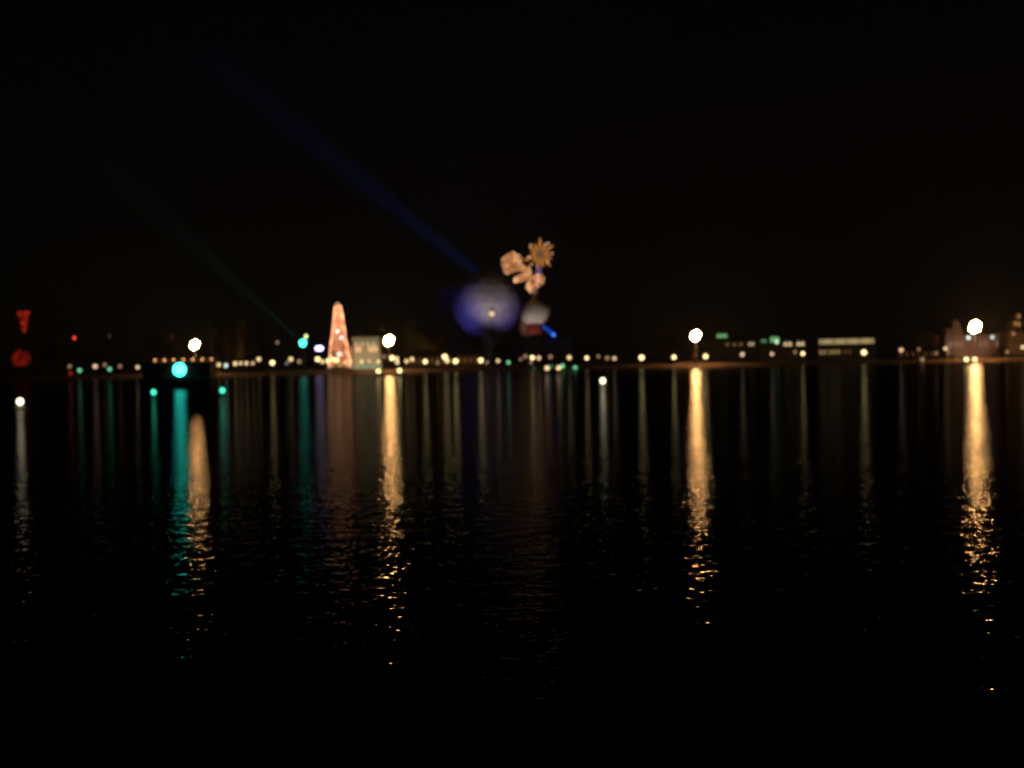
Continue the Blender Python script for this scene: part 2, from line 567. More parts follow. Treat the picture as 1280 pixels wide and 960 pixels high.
# --- ornate lantern house at the right edge
base, hw = px_building(1260, 1300, 458)
t = thing('ornate_building', 'ornate many turreted building with amber lit arches, cut by the right edge of the view', 'building', base)
dz = base.x
H1 = hz_of(1275, 414, 458)
MB().box(-hw, hw, 0, 10, 0, H1).build('wall', M['ochre'], t)
for (p, py) in ((1268, 407), (1276, 396), (1289, 386)):
    x = at(p, 420, 458).x - dz; z = hz_of(p, py, 458)
    tu = MB().lathe([(1.7, 0), (1.7, z - H1)], (x, 3, H1), 10).build('turret', M['ochre'], t)
    MB().lathe([(1.9, 0), (1.7, .8), (1.0, 1.6), (.3, 2.2), (0, 3.2)], (x, 3, z), 10).build('turret_roof', M['ochre'], tu)
amber2 = pane('amber arch', (1.0, .45, .16), .42)
for (p, py) in ((1266.5, 417), (1275, 395), (1275, 405), (1271, 404)):
    q = at(p, py, 458)
    windows(t, [q.x - dz], q.z - GZ - .7, q.z - GZ + .7, 1.3, 1.2 if py < 412 else -.002, M['cream'], amber2, 'arch_window')
spot('ornate_uplight', t, (-6, -16, .8), (0, 2, 11), (1.0, 0.55, 0.28), 1800, 70)

# --- low dull red wall-house strip on the right bank
range_house('low brown house with dull red front left of the rose palace', 1122, 1176, 433, 456, M['brick'], M['tile'], 7, dull)

# ------------------------------------------------------------------ glowing cone tower
d = 446
bx = at(424, 450, d)
t = thing('light_tower', 'tall glowing cone tower hung with pink orange bulbs, highest light on the left shore', 'tower', (bx.x, d, GZ))
top = hz_of(422, 380, d)
s = d / F


def tower_r(u):
    # u = 0 at the ground, 1 at the top: flared foot, slim neck
    return s * (3.3 + 10.7 * (1 - u) ** 1.05)


MB().lathe([(tower_r(0) * 1.15, 0), (tower_r(0) * 1.15, .8), (tower_r(0) * 1.02, .85)], (0, 0, 0), 16).build('base', M['grey'], t)
sh = MB()
for k in range(12):
    a = 2 * math.pi * k / 12
    sh.tube([((tower_r(u) - .16) * math.cos(a), (tower_r(u) - .16) * math.sin(a), .85 + (top - .85) * u) for u in (0, .25, .5, .75, 1)], .07, 5)
for j in range(1, 16):
    u = j / 16
    rr = tower_r(u) - .16
    sh.tube([(rr * math.cos(2 * math.pi * k / 16), rr * math.sin(2 * math.pi * k / 16), .85 + (top - .85) * u) for k in range(17)], .05, 4)
sh.lathe([(tower_r(u) * .9, .85 + (top - .85) * u) for u in (0, .25, .5, .75, 1)], (0, 0, 0), 16)
sh.build('shaft', M['shaft'], t)
rr = random.Random(12)
bl, rl = MB(), MB()
n = 980
for i in range(n):
    u = i / n
    a = i * 2.39996
    if rr.random() < .16:
        continue
    r = tower_r(u) + .05 + rr.uniform(-.15, .15)
    if u > .90:
        r *= math.sqrt(max(.05, 1 - ((u - .90) / .10) ** 2))
    z = .9 + (top - .6) * u
    deep = .5 + .5 * math.sin(z * 1.25 + 1.1 * math.sin(a)) < .22 + .2 * (1 - u)
    (rl if deep else bl).ball((r * math.cos(a), r * math.sin(a), z), .17 * rr.uniform(.8, 1.2), 5, 3)
bl.build('string_lights', glow('pink orange bulbs', (1.0, 0.46, 0.20), 4.4), t)['kind'] = 'stuff'
rl.build('red_string_lights', glow('coral bulbs', (1.0, 0.28, 0.14), 3.6), t)['kind'] = 'stuff'
for (p, py) in ((423, 414.5), (428, 422), (426, 443)):
    q = at(p, py, d)
    u = (q.z - GZ) / top
    MB().ball((q.x - bx.x, -math.sqrt(max(.1, tower_r(u) ** 2 - (q.x - bx.x) ** 2)) - .3, q.z - GZ), .55, 8, 5).build('bulb', glow('pink white bulb', (1, .62, .58), 4.5), t)
MB().lathe([(.5, 0), (.35, .6), (.2, 1.4), (.12, 2.2), (0, 3.0)], (0, 0, top), 12).build('finial', mat('violet finial', (.16, .06, .12), .6), t)

# ------------------------------------------------------------------ dome
d = 600
c = at(609, 381, d)
RD = 43.5 / F * d
t = thing('dome', 'huge faceted ball shaped dome floodlit violet and blue behind the shore', 'dome', (c.x, d, GZ))
bm = bmesh.new()
bmesh.ops.create_icosphere(bm, subdivisions=3, radius=RD)
bmesh.ops.translate(bm, verts=bm.verts, vec=(0, 0, c.z - GZ))
mb = MB(); mb.bm.free(); mb.bm = bm
mb.build('shell', M['dome'], t)
zc = c.z - GZ
for k in range(3):
    a = 2 * math.pi * k / 3 + .5
    for da in (-.28, .28):
        p0 = Vector((RD * .95 * math.cos(a + da), RD * .95 * math.sin(a + da), 0))
        p1 = Vector((RD * .62 * math.cos(a), RD * .62 * math.sin(a), zc - RD * .74))
        MB().tube([p0, p1], [1.3, .8], 8).build('leg', M['steel'], t)

bm = bmesh.new()
bmesh.ops.create_icosphere(bm, subdivisions=3, radius=1.0)
for v in bm.verts:
    k = 1 + .12 * math.sin(3.1 * v.co.x + 2 * v.co.z) + .10 * math.sin(4.3 * v.co.z + 1.7 * v.co.y)
    v.co = Vector((v.co.x * 27 * k, v.co.y * 22 * k, v.co.z * 15 * k))
for f in bm.faces:
    f.smooth = True
sm = MB(); sm.bm.free(); sm.bm = bm
SMK = bpy.data.materials.new('thin show smoke'); SMK.use_nodes = True
kn = SMK.node_tree
kn.nodes.remove(kn.nodes['Principled BSDF'])
kv = kn.nodes.new('ShaderNodeVolumePrincipled')
kv.inputs['Color'].default_value = (.85, .85, .88, 1)
kv.inputs['Density'].default_value = 0.03
kn.links.new(kv.outputs[0], kn.nodes['Material Output'].inputs['Volume'])
sq = at(588, 384, 640)
smo = sm.build('smoke', SMK, None, (sq.x, 640, sq.z))
smo['kind'] = 'stuff'; smo['label'] = 'thin smoke drifting behind the left side of the floodlit dome'; smo['category'] = 'smoke'

MAUVE, BLUEV = (0.82, 0.66, 0.66), (0.18, 0.14, 1.0)


def floodlight(label, px, d, target, color, watts, deg, lens, blend=.8, name='floodlight', z=GZ):
    q = at(px, 449, d)
    t = thing(name, label, 'floodlight', (q.x, d, z))
    tg = Vector(target) - Vector((q.x, d, z))
    v = tg.normalized()
    MB().box(-.5, .5, -.5, .5, 0, .25).box(-.6, -.5, -.1, .1, .25, 1.1).box(.5, .6, -.1, .1, .25, 1.1).build('bracket', M['dark'], t)
    p = Vector((0, 0, 1.0))
    MB().tube([p - v * .5, p - v * .2, p + v * .45], [.25, .42, .48], 12).build('housing', M['dark'], t)
    MB().tube([p + v * .453, p + v * .47], [.42, .42], 12).build('lens', lens, t)
    spot('beam_lamp', t, p + v * .6, tg, color, watts, deg, blend)
    return t


lensm = glow('mauve lens', MAUVE, 3, False)
lensb = glow('blue lens', BLUEV, 3, False)
floodlight('black floodlight on the ground that washes the front of the dome mauve', 612, 545, (c.x + 4, d - RD, c.z + 7), MAUVE, 46000, 50, lensm, 1.0)
floodlight('black floodlight on the ground that washes the left side of the dome deep blue', 560, 545, (c.x - RD * .75, d - 10, c.z - 2), BLUEV, 30000, 44, lensb, 1.0)
floodlight('black floodlight on the ground that tints the right side of the dome violet', 650, 560, (c.x + RD * .7, d - 10, c.z), (0.34, 0.26, 1.0), 11000, 50, lensb, 1.0)
q = at(616, 392, d - RD - 1.2)
bz = at(616, 449, d - RD - 1.2)
t = thing('pole_lamp', 'single warm lamp on a tall thin pole in front of the dome', 'lamp', (bz.x, d - RD - 1.2, GZ))
MB().lathe([(.25, 0), (.22, .3), (.12, .4), (.09, q.z - GZ - .5)], (0, 0, 0), 8).build('pole', M['dark'], t)
MB().ball((0, 0, q.z - GZ), 1.3, 14, 9).build('globe', glow('warm dome lamp', (1.0, .68, .33), 1.1), t)

# ------------------------------------------------------------------ star sculpture beside the dome
d = 556
bp_ = at(667, 449, d)
t = thing('sculpture', 'tall sculpture with golden starburst, orange glowing scroll and pale lump, right of the dome', 'sculpture', (bp_.x, d, GZ))
B0 = Vector((bp_.x, d, GZ))


def loc(px, py, dy=0.0):
    p = at(px, py, d) - B0
    return Vector((p.x, dy, p.z))


MB().tube([loc(662, 448), loc(664, 400), loc(668, 372), loc(673, 345), loc(675, 322)], [1.6, 1.5, 1.4, .7, .5], 10).build('mast', M['ivory'], t)
ss = d / F
ct = loc(675, 318, -.3)
mb = MB()
nr = 13
rr = random.Random(3)
for k in range(nr):
    a = 2 * math.pi * k / nr + .1
    Lr = (19.5 if k % 2 else 14) * ss * (.82 + .3 * rr.random())
    v = Vector((math.cos(a), 0, math.sin(a)))
    mb.tube([ct + v * 6 * ss, ct + v * Lr * .8, ct + v * Lr * 1.05], [.35, .62, .12], 6)
st = mb.build('star_rays', glow('golden ray', (1.0, 0.36, 0.06), .58), t)
mb = MB().ball(tuple(ct), 6.5 * ss, 14, 9)
mb.build('star_core', glow('pale star core', (0.75, 0.38, 0.16), .20), t)
mb = MB()
for (a_, r_) in ((2.35, 16), (1.05, 14), (.05, 15), (3.35, 14), (4.0, 17), (5.5, 13), (.9, 17)):
    v = Vector((math.cos(a_), -.06, math.sin(a_)))
    mb.ball(tuple(ct + v * r_ * ss), .42, 6, 4)
mb.build('star_bulbs', glow('peach bulb', (1, .60, .40), 1.5), t)
MB().tube([loc(671, 352, -.8), loc(673, 342, -.8), loc(674, 333, -.8)], [1.0, 1.3, .9], 8).build('mast_glow', glow('violet mast glow', (0.40, 0.25, 0.62), .28), t)  # violet light on the mast, put into an emissive sleeve
pts = [(649, 325), (642, 321), (635, 323), (631, 331), (637, 338.5), (652, 335), (661, 338.5), (650, 346), (645, 351), (660, 347.5), (675, 347.5), (674, 355), (660, 357), (668, 366)]
P = [loc(x, y, -1.2 - .5 * (i % 3)) for i, (x, y) in enumerate(pts)]
path, rad = [], []
rr = random.Random(2)
for i in range(len(P) - 1):                                  # smooth the ribbon into a puffy rope
    a, b_, c_, e_ = P[max(i - 1, 0)], P[i], P[i + 1], P[min(i + 2, len(P) - 1)]
    for k in range(4):
        f = k / 4
        path.append(.5 * (2 * b_ + (c_ - a) * f + (2 * a - 5 * b_ + 4 * c_ - e_) * f * f + (3 * b_ - a - 3 * c_ + e_) * f ** 3))
        rad.append((1.9, 1.9, 1.8, 1.6, 1.3, 1.3, 1.3, 1.0, 1.2, 1.3, 1.5, 1.4, 1.3, 1.4)[min(i, 13)] + .22 * math.sin(len(path) * 1.25) + rr.uniform(-.15, .15))
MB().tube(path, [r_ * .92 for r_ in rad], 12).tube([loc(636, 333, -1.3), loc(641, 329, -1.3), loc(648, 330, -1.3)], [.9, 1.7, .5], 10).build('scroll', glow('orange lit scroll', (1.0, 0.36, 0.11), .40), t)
mb = MB()
for i in range(330):
    k = rr.randrange(len(path))
    v = Vector((rr.gauss(0, 1), -abs(rr.gauss(0, .6)), rr.gauss(0, 1))).normalized()
    mb.ball(tuple(path[k] + v * rad[k] * rr.uniform(.75, 1.05)), rr.uniform(.18, .34), 6, 4)
mb.build('scroll_bulbs', glow('peach scroll bulbs', (1.0, 0.54, 0.27), 2.6), t)['kind'] = 'stuff'
bm = bmesh.new()
bmesh.ops.create_icosphere(bm, subdivisions=3, radius=1.0)
rr = random.Random(8)
lob = [(Vector((rr.uniform(-1, 1), rr.uniform(-1, 1), rr.uniform(-1, 1))).normalized(), rr.uniform(.15, .4)) for _ in range(11)]
for v in bm.verts:
    k = 1 + sum(w * max(0, v.co.dot(u)) ** 4 for u, w in lob)
    right = max(0, v.co.normalized().dot(Vector((.9, -.1, .25)).normalized())) ** 8
    v.co = Vector((v.co.x * 4.2 * k + right * 3.6, v.co.y * 4.0 * k, v.co.z * 5.2 * k + v.co.x * 0.6))
    v.co += loc(667, 390, -3.0)
for f in bm.faces:
    f.smooth = True
mb = MB(); mb.bm.free(); mb.bm = bm
mb.build('pale_lump', M['ivory'], t)
mb = MB()
z0 = loc(665, 447).z
for (x0, m_) in ((0, 'red'),):
    mb.lathe([(4.2, loc(663, 418).z), (4.8, loc(663, 412).z), (3.6, loc(663, 404).z), (3.0, loc(663, 399).z)], tuple(Vector((loc(667, 410).x, -1.0, 0))), 14)
mb.build('drape', M['red'], t)
MB().lathe([(2.2, loc(655, 420).z), (2.9, loc(655, 410).z), (2.0, loc(655, 403).z), (1.0, loc(655, 398).z)], (loc(654, 410).x, -1.5, 0), 10).build('side_drape', M['rust'], t)
MB().lathe([(4.0, 0), (4.0, .6), (3.0, .7), (2.2, loc(665, 419).z)], (loc(665, 447).x, 0, 0), 12).build('pedestal', M['dark'], t)
floodlight('black floodlight on the ground aimed up at the pale lump of the sculpture', 668, 524, at(667, 393, d), (0.95, 0.80, 0.74), 20000, 34, glow('white lens', (1, .9, .8), 3, False))

# ------------------------------------------------------------------ searchlights
d = 650
q = at(692, 418.5, d)
t = thing('roof_house', 'dark square block building carrying the blue searchlight right of the dome', 'building', (q.x + 3, d + 2, GZ))
MB().box(-9, 9, -4, 8, 0, q.z - GZ - 2.2).build('wall', M['grey'], t)
MB().box(-9.4, 9.4, -4.4, 8.4, q.z - GZ - 2.2, q.z - GZ - 1.7).build('roof', M['slate'], t)
windows(t, [-6, -2, 2, 6], 4, 6, 1.4, -4.002, M['white'], black_pane)


def searchlight(label, loc_, target, color, watts, deg, lens, r=.9, blend=.7):
    t = thing('searchlight', label, 'searchlight', loc_)
    v = (Vector(target) - Vector(loc_)).normalized()
    p = Vector((0, 0, 1.5 * r + .2))
    MB().lathe([(r * 1.1, 0), (r * 1.1, .2)], (0, 0, 0), 12).box(-.12, .12, -r - .25, -r - .05, .2, p.z).box(-.12, .12, r + .05, r + .25, .2, p.z).build('yoke', M['dark'], t)
    MB().tube([p - v * r, p - v * r * .4, p + v * r], [r * .6, r * .95, r], 14).build('drum', M['dark'], t)
    MB().tube([p + v * (r + .003), p + v * (r + .06)], [r * .92, r * .92], 14).build('lens', lens, t)
    spot('searchlight_lamp', t, p + v * (r + .3), Vector(target) - Vector(loc_), color, watts, deg, blend, .25)
    return t


tg = at(318, 118, 1500)
searchlight('searchlight on the dark block building throwing the long blue beam up to the left', (q.x, d, q.z - 1.7), tg, (0.02, 0.16, 1.0), 2.0e7, 3.6, G['blue'], 1.2, 1.0)
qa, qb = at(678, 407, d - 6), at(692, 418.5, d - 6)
t = thing('beam_base_glow', 'tilted glowing tube added as the bright foot of the blue beam, right of the pale lump', 'beam glow', (qb.x, d - 6, q.z - 1.7))
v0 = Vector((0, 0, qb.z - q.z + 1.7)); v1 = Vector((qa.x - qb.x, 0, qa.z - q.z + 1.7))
MB().tube([v0, v0.lerp(v1, .3), v1], [1.1, .9, .8], 12).build('tube', glow('blue beam glow', (0.008, 0.10, 0.80), .6), t)  # glow at the foot of the blue beam, built as an emissive tube
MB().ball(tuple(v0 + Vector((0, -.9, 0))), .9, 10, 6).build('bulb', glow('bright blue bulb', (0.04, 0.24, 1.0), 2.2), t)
MB().box(-.2, .2, .9, 1.3, -1.2, v0.z + .3).box(v1.x - .2, v1.x + .2, .9, 1.3, -1.2, v1.z).box(v1.x + .2, -.2, 1.0, 1.2, -1.1, -.8).build('bracket', M['dark'], t)

# left shore: teal searchlight with thin green beam, on a mast
d = 455
q = at(379.5, 429, d)
t = thing('lamp_tower', 'slim steel tower carrying the teal searchlight left of the cone tower', 'tower', (q.x, d, GZ))
hm = q.z - GZ - 1.4
mb = MB()
for sx in (-.6, .6):
    for sy in (-.6, .6):
        mb.tube([(sx, sy, 0), (sx, sy, hm)], .07, 5)
for k in range(8):
    z = hm * k / 8
    mb.tube([(-.6, -.6, z), (.6, -.6, z + hm / 8)], .04, 4).tube([(.6, -.6, z), (-.6, -.6, z + hm / 8)], .04, 4)
mb.build('lattice', M['steel'], t)
MB().box(-1.4, 1.4, -1.4, 1.4, hm, hm + .15).build('platform', M['steel'], t)
y_ = at(382, 420.5, d) - Vector((q.x, d, GZ))
MB().tube([(y_.x, .9, hm + .15), (y_.x, .9, y_.z)], .06, 5).build('lamp_stem', M['steel'], t)
MB().ball((y_.x, .9, y_.z), .75, 8, 5).build('top_lamp', glow('yellow top lamp', (.95, .85, .30), 2.2), t)
searchlight('teal searchlight on the slim tower sending a faint green beam up to the left', (q.x, d - .2, GZ + hm + .15), at(170, 240, 1300), (0.03, 1.0, 0.75), 2.6e6, 2.6, M['dark'], .55, 1.0)
MB().box(-.9, .9, -1.62, -1.42, hm - .2, hm + 1.6).build('lamp_panel', M['dark'], t)
mb = MB()
mb.tube([(0, -1.63, q.z - GZ), (0, -1.75, q.z - GZ)], 1.35, 16)
mb.build('lens', glow('teal panel', (.03, 1.0, .72), 9), t)

d = 450
q = at(399, 435.5, d)
t = thing('lamp_post', 'post with one broad violet white lamp at the left foot of the cone tower', 'lamp', (q.x, d, GZ))
MB().lathe([(.3, 0), (.14, .4), (.1, q.z - GZ - .8)], (0, 0, 0), 8).build('post', M['dark'], t)
MB().box(-1.6, 1.6, -.3, .3, q.z - GZ - .95, q.z - GZ - .8).build('bracket', M['dark'], t)
MB().ball((0, 0, q.z - GZ), 1.0, 12, 8, .95).build('globe', G['violet'], t).scale = (1.7, 1, 1)

# ------------------------------------------------------------------ floodlight masts
def make_mast(label, px, py, d, sc=1.0, power=1.0):
    q = at(px, py, d)
    h = q.z - GZ
    t = thing('floodlight_mast', label, 'floodlight mast', (q.x, d, GZ), group='floodlight masts on the far shore')
    MB().lathe([(.55, 0), (.55, .3), (.3, .4), (.16, h - 1.6 * sc)], (0, 0, 0), 10).build('pole', M['dark'], t)
    spots = [(0, 0)] + [(math.cos(k * math.pi / 3 + .3), math.sin(k * math.pi / 3 + .3)) for k in range(6)]
    dg = math.sqrt(.5)
    pos = []
    for u, w in spots:                          # hexagon drawn out a little along the rising diagonal
        a_, b_ = (u * dg + w * dg) * 1.22, (-u * dg + w * dg) * .92
        pos.append(((a_ * dg - b_ * dg) * sc, (a_ * dg + b_ * dg) * sc))
    ring = [(x * 1.5, .1, h + z * 1.5) for x, z in pos[1:]]
    MB().tube(ring + [ring[0]], .09, 6).tube([(0, .1, h - 1.8 * sc), (0, .1, h + 1.4 * sc)], .1, 6).tube([(-1.3 * sc, .1, h), (1.3 * sc, .1, h)], .1, 6).build('rack', M['dark'], t)
    gm = G['mast'] if power == 1.0 else glow('sodium floodlight', (1.0, 0.51, 0.165), 350 * power)
    for x, z in pos:
        z += h
        hd = MB().tube([(x, .35, z), (x, -.15, z)], [.2 * sc, .50 * sc], 12).build('floodlight', M['dark'], t)
        MB().tube([(x, -.153, z), (x, -.25, z)], [.49 * sc, .44 * sc], 12).build('lens', gm, hd)
    return t


make_mast('floodlight mast with a white hot head above the left arcade, behind the barge', 243.5, 431, 428, 1.12, .8)
make_mast('floodlight mast with a white hot head just right of the green roofed hall', 486, 425.5, 426, 1.15, .9)
make_mast('floodlight mast with a white hot head standing alone midway along the right shore', 869.5, 419.5, 426, 1.2, 1.0)
make_mast('floodlight mast with the largest, widest white hot head, in front of the rose palace', 1218.5, 408.5, 424, 1.45, 1.1)

# ------------------------------------------------------------------ shore lamps
proto = thing('street_lamp', 'proto', 'street lamp', (0, 0, 0), group='street lamps along the far shore')
MB().lathe([(.32, 0), (.32, .25), (.16, .45), (.09, .7), (.07, 3.0)], (0, 0, 0), 8).build('post', M['dark'], proto)
MB().ball((0, 0, 3.5), .85, 12, 8, .9).build('globe', G['warm2'], proto)
MB().lathe([(.42, 0), (.30, .14), (.08, .3), (0, .5)], (0, 0, 4.2), 8).build('cap', M['dark'], proto)
used = [False]


def lamp(px, py, kind, label, d=None, r=1.0):
    d = d or (432 if kind.endswith('3') else 436 if kind.endswith('2') else 441)
    q = at(px, py, d)
    h = q.z - GZ
    r = random.uniform(.78, 1.12) * (1.08 if kind.endswith('3') else .95 if kind.endswith('2') else .88)
    locv = (q.x, d, GZ)
    o = dup(proto, label, locv, {'globe': G[kind]})
    for ch in o.children:                       # keep the globe round, stretch only the post
        nm = ch.name.split('.')[0]
        if nm == 'post':
            ch.scale = (1, 1, max(.15, (h - .5 * r) / 3.0))
        elif nm == 'globe':
            ch.scale = (r, r, r); ch.location = (0, 0, h - 3.5 * r)
        else:
            ch.scale = (r, r, r); ch.location = (0, 0, h - 3.5 * r)
    return o


LAMPS = [
    (87, 458, 'warm1', 'dim warm street lamp, leftmost of the whole row, left of the first green lamp'),
    (99.5, 463, 'green2', 'green street lamp, first one from the left'),
    (119, 458, 'pink2', 'pinkish street lamp midway between the two left green lamps'),
    (131, 456, 'warm1', 'dim brown street lamp just left of and above the second green lamp'),
    (137, 461.5, 'green2', 'green street lamp, second one from the left'),
    (150, 458, 'warm1', 'dim street lamp alone between the second green lamp and the barge'),
    (172, 459, 'warm2', 'pale street lamp closest to the left end of the barge'),
    (273.5, 456, 'warm2', 'warm street lamp closest to the right end of the barge'),
    (282.5, 457, 'cool2', 'cool white street lamp touching the warm one right of the barge'),
    (294, 454.5, 'warm2', 'first from the left in the tight run of warm lamps right of the barge'),
    (301, 454, 'warm2', 'second from the left in the tight run of warm lamps right of the barge'),
    (308, 454, 'warm2', 'third from the left in the tight run of warm lamps right of the barge'),
    (316, 454, 'pink2', 'dull pinkish lamp ending the tight run of warm lamps right of the barge'),
    (323.5, 449, 'warm2', 'warm lamp raised above the right end of the tight run right of the barge'),
    (340.5, 453.5, 'warm3', 'large yellow street lamp alone between the tight run and the teal searchlight'),
    (358.5, 454, 'cool1', 'dim grey street lamp under the left side of the teal searchlight'),
    (363.5, 449, 'warm2', 'warm street lamp just above the dim grey one left of the teal searchlight'),
    (374, 452, 'warm1', 'dim brown street lamp right under the teal searchlight'),
    (397, 449, 'warm3', 'yellow street lamp under the violet lamp'),
    (403, 452, 'warm2', 'warm street lamp between the violet lamp and the foot of the cone tower'),
    (410, 451, 'warm3', 'bright lamp at the left foot of the cone tower'),
    (415.5, 449, 'warm3', 'bright lamp in front of the left half of the cone tower'),
    (421, 450, 'warm3', 'bright lamp in front of the middle of the cone tower'),
    (432, 452.5, 'warm2', 'warm lamp at the right foot of the cone tower'),
    (438, 451.5, 'warm2', 'warm lamp in front of the rose annex'),
    (452, 452, 'warm2', 'warm lamp in front of the left half of the green roofed hall'),
    (461, 452, 'pink2', 'pinkish lamp in front of the right half of the green roofed hall'),
    (473, 452, 'warm2', 'warm lamp at the right corner of the green roofed hall'),
    (480, 446, 'warm1', 'dim lamp between the green roofed hall and the floodlight mast beside it'),
    (490, 447.5, 'warm3', 'bright yellow lamp under the floodlight mast beside the hall'),
    (496, 448, 'warm2', 'warm lamp just right of the bright one under the mast beside the hall'),
    (496.5, 453, 'warm2', 'lowest of the three lamps clustered under the mast beside the hall'),
    (508, 451.5, 'warm2', 'warm lamp at the left end of the brown brick range'),
    (515, 449, 'warm2', 'warm lamp touching the one at the left end of the brick range, to its right'),
    (531.5, 452, 'warm3', 'bright yellow lamp in front of the middle of the brick range'),
    (547, 453.5, 'warm1', 'dim lamp in front of the right half of the brick range'),
    (556, 446, 'warm3', 'upper of two bright lamps at the right end of the brick range'),
    (559, 451, 'warm2', 'lower of two overlapping lamps at the right end of the brick range'),
    (569.5, 451.5, 'warm3', 'bright lamp in the gap between the brick range and the brick house'),
    (601, 450.5, 'warm3', 'bright lamp at the right end of the brick house under the dome'),
    (608.5, 453, 'warm1', 'dim lamp just right of the bright one under the dome'),
    (622.5, 451, 'warm2', 'warm lamp left of the green lamp under the dome'),
    (635.5, 453, 'green2', 'broad green lamp under the right side of the dome'),
    (651, 449, 'warm1', 'dim lamp right of the broad green lamp, below the sculpture'),
    (657, 445.5, 'warm1', 'dim brown lamp highest of the cluster below the sculpture'),
    (665.5, 447, 'warm3', 'brightest lamp of the cluster below the sculpture'),
    (673.5, 447.5, 'pink2', 'orange pink lamp at the right of the cluster below the sculpture'),
    (664, 453, 'warm1', 'dim lamp lowest of the cluster below the sculpture'),
    (688, 446, 'warm1', 'dim lamp straight below the blue searchlight'),
    (711.5, 447, 'warm2', 'warm lamp, first right of the blue searchlight'),
    (733.5, 447.5, 'warm3', 'bright lamp, second warm one right of the blue searchlight'),
    (748, 445.5, 'warm1', 'dim brown lamp, first right of the bright pair past the searchlight'),
    (759, 447.5, 'warm1', 'dim lamp, left one of the close pair midway along the shore'),
    (768, 448, 'pink2', 'brighter lamp, right one of the close pair midway along the shore'),
    (802, 447, 'warm3', 'bright yellow lamp alone on the dark bank midway along the shore'),
    (842.5, 446.5, 'warm3', 'bright lamp first to the left of the lone right shore mast'),
    (867.5, 445, 'red1', 'dim red lamp at the foot of the lone right shore mast'),
    (882, 445.5, 'warm3', 'bright lamp first to the right of the lone right shore mast'),
    (928, 443, 'pink2', 'pinkish lamp in front of the dark pavilion'),
    (965, 442.5, 'pink2', 'lamp in front of the garden house, below its green roof glow'),
    (1003.5, 442, 'warm3', 'bright yellow lamp at the right corner of the garden house'),
    (994, 440, 'warm1', 'dim lamp left of the bright one at the corner of the garden house'),
    (1080, 440.5, 'warm3', 'bright yellow lamp in front of the restaurant'),
    (1126.5, 437.5, 'pink2', 'pinkish lamp standing alone right of the restaurant'),
    (1148.5, 436.5, 'warm1', 'dim lamp between the lone pinkish lamp and the rose palace'),
    (1182, 435.5, 'warm2', 'upper of two lamps at the left corner of the rose palace'),
    (1185.5, 440.5, 'warm1', 'dim lamp, lower of two at the left corner of the rose palace'),
    (1170, 441.5, 'warm1', 'dull orange lamp left of the two at the corner of the rose palace'),
    (1210.5, 422, 'cool2', 'cool white lamp right under the largest mast head'),
    (1240.5, 421.5, 'cool2', 'cool white lamp to the right of the largest mast head'),
    (1259, 440, 'warm1', 'dull orange lamp at the foot of the ornate turreted building'),
    (1278.5, 434, 'warm2', 'warm lamp at the very right edge, before the ornate turreted building'),
    (346.5, 428, 'warm1', 'dim yellow lamp on a tall post left of the teal searchlight'),
    (137, 420, 'faint', 'faint lamp on a tall post high above the second green lamp'),
    (215, 421, 'rust', 'faint rust red lamp on a tall post left of the left floodlight mast'),
]
for (px, py, kind, label) in LAMPS:
    d = None
    if py < 432:
        d = 452
    lamp(px, py, kind, label, d)

# lamps low on the bank, at the water
bank = thing('bank_lamp', 'proto', 'bank lamp', (0, 0, 0), group='low lamps on the bank at the waterline')
MB().box(-.3, .3, -.3, .3, -.6, .25).build('footing', M['grey'], bank)
MB().lathe([(.1, .25), (.08, 1.0)], (0, 0, 0), 8).build('post', M['dark'], bank)
MB().ball((0, 0, 1.5), .8, 12, 8, .9).build('globe', G['warm2'], bank)


def bank_lamp(px, py, kind, label, d=417.5, gr=1.0):
    q = at(px, py, d)
    dup(bank, label, (q.x, d, q.z - 1.5), {'globe': G[kind]})


for a in [
    (689, 458, 'green1', 'dim green lamp on the bank right above the left boat lamp below the sculpture'),
    (667, 462, 'green1', 'dim green lamp low on the bank, leftmost green one below the sculpture'),
    (703, 457.5, 'green2', 'pale green lamp on the bank just above the right boat lamp below the sculpture'),
    (719, 460, 'green2', 'pale green lamp low on the bank, rightmost green one of its cluster'),
    (757, 463, 'red1', 'dull red lamp low on the bank above the white buoy'),
    (870, 461, 'warm3', 'bright lamp at the waterline straight below the lone right shore mast'),
    (1092.5, 458, 'warm3', 'bright lamp at the waterline below the right end of the restaurant'),
    (1119, 455.5, 'warm1', 'dim lamp at the waterline right of the bright one below the restaurant'),
    (1153, 449.5, 'warm1', 'dim lamp on the bank midway between the restaurant and the rose palace'),
    (88, 466.5, 'red1', 'dull red lamp low on the bank under the leftmost street lamp'),
]:
    bank_lamp(*a)
for pr in (proto, bank):                       # the pattern lamps are not part of the place
    for ch in list(pr.children):
        bpy.data.objects.remove(ch, do_unlink=True)
    bpy.data.objects.remove(pr, do_unlink=True)

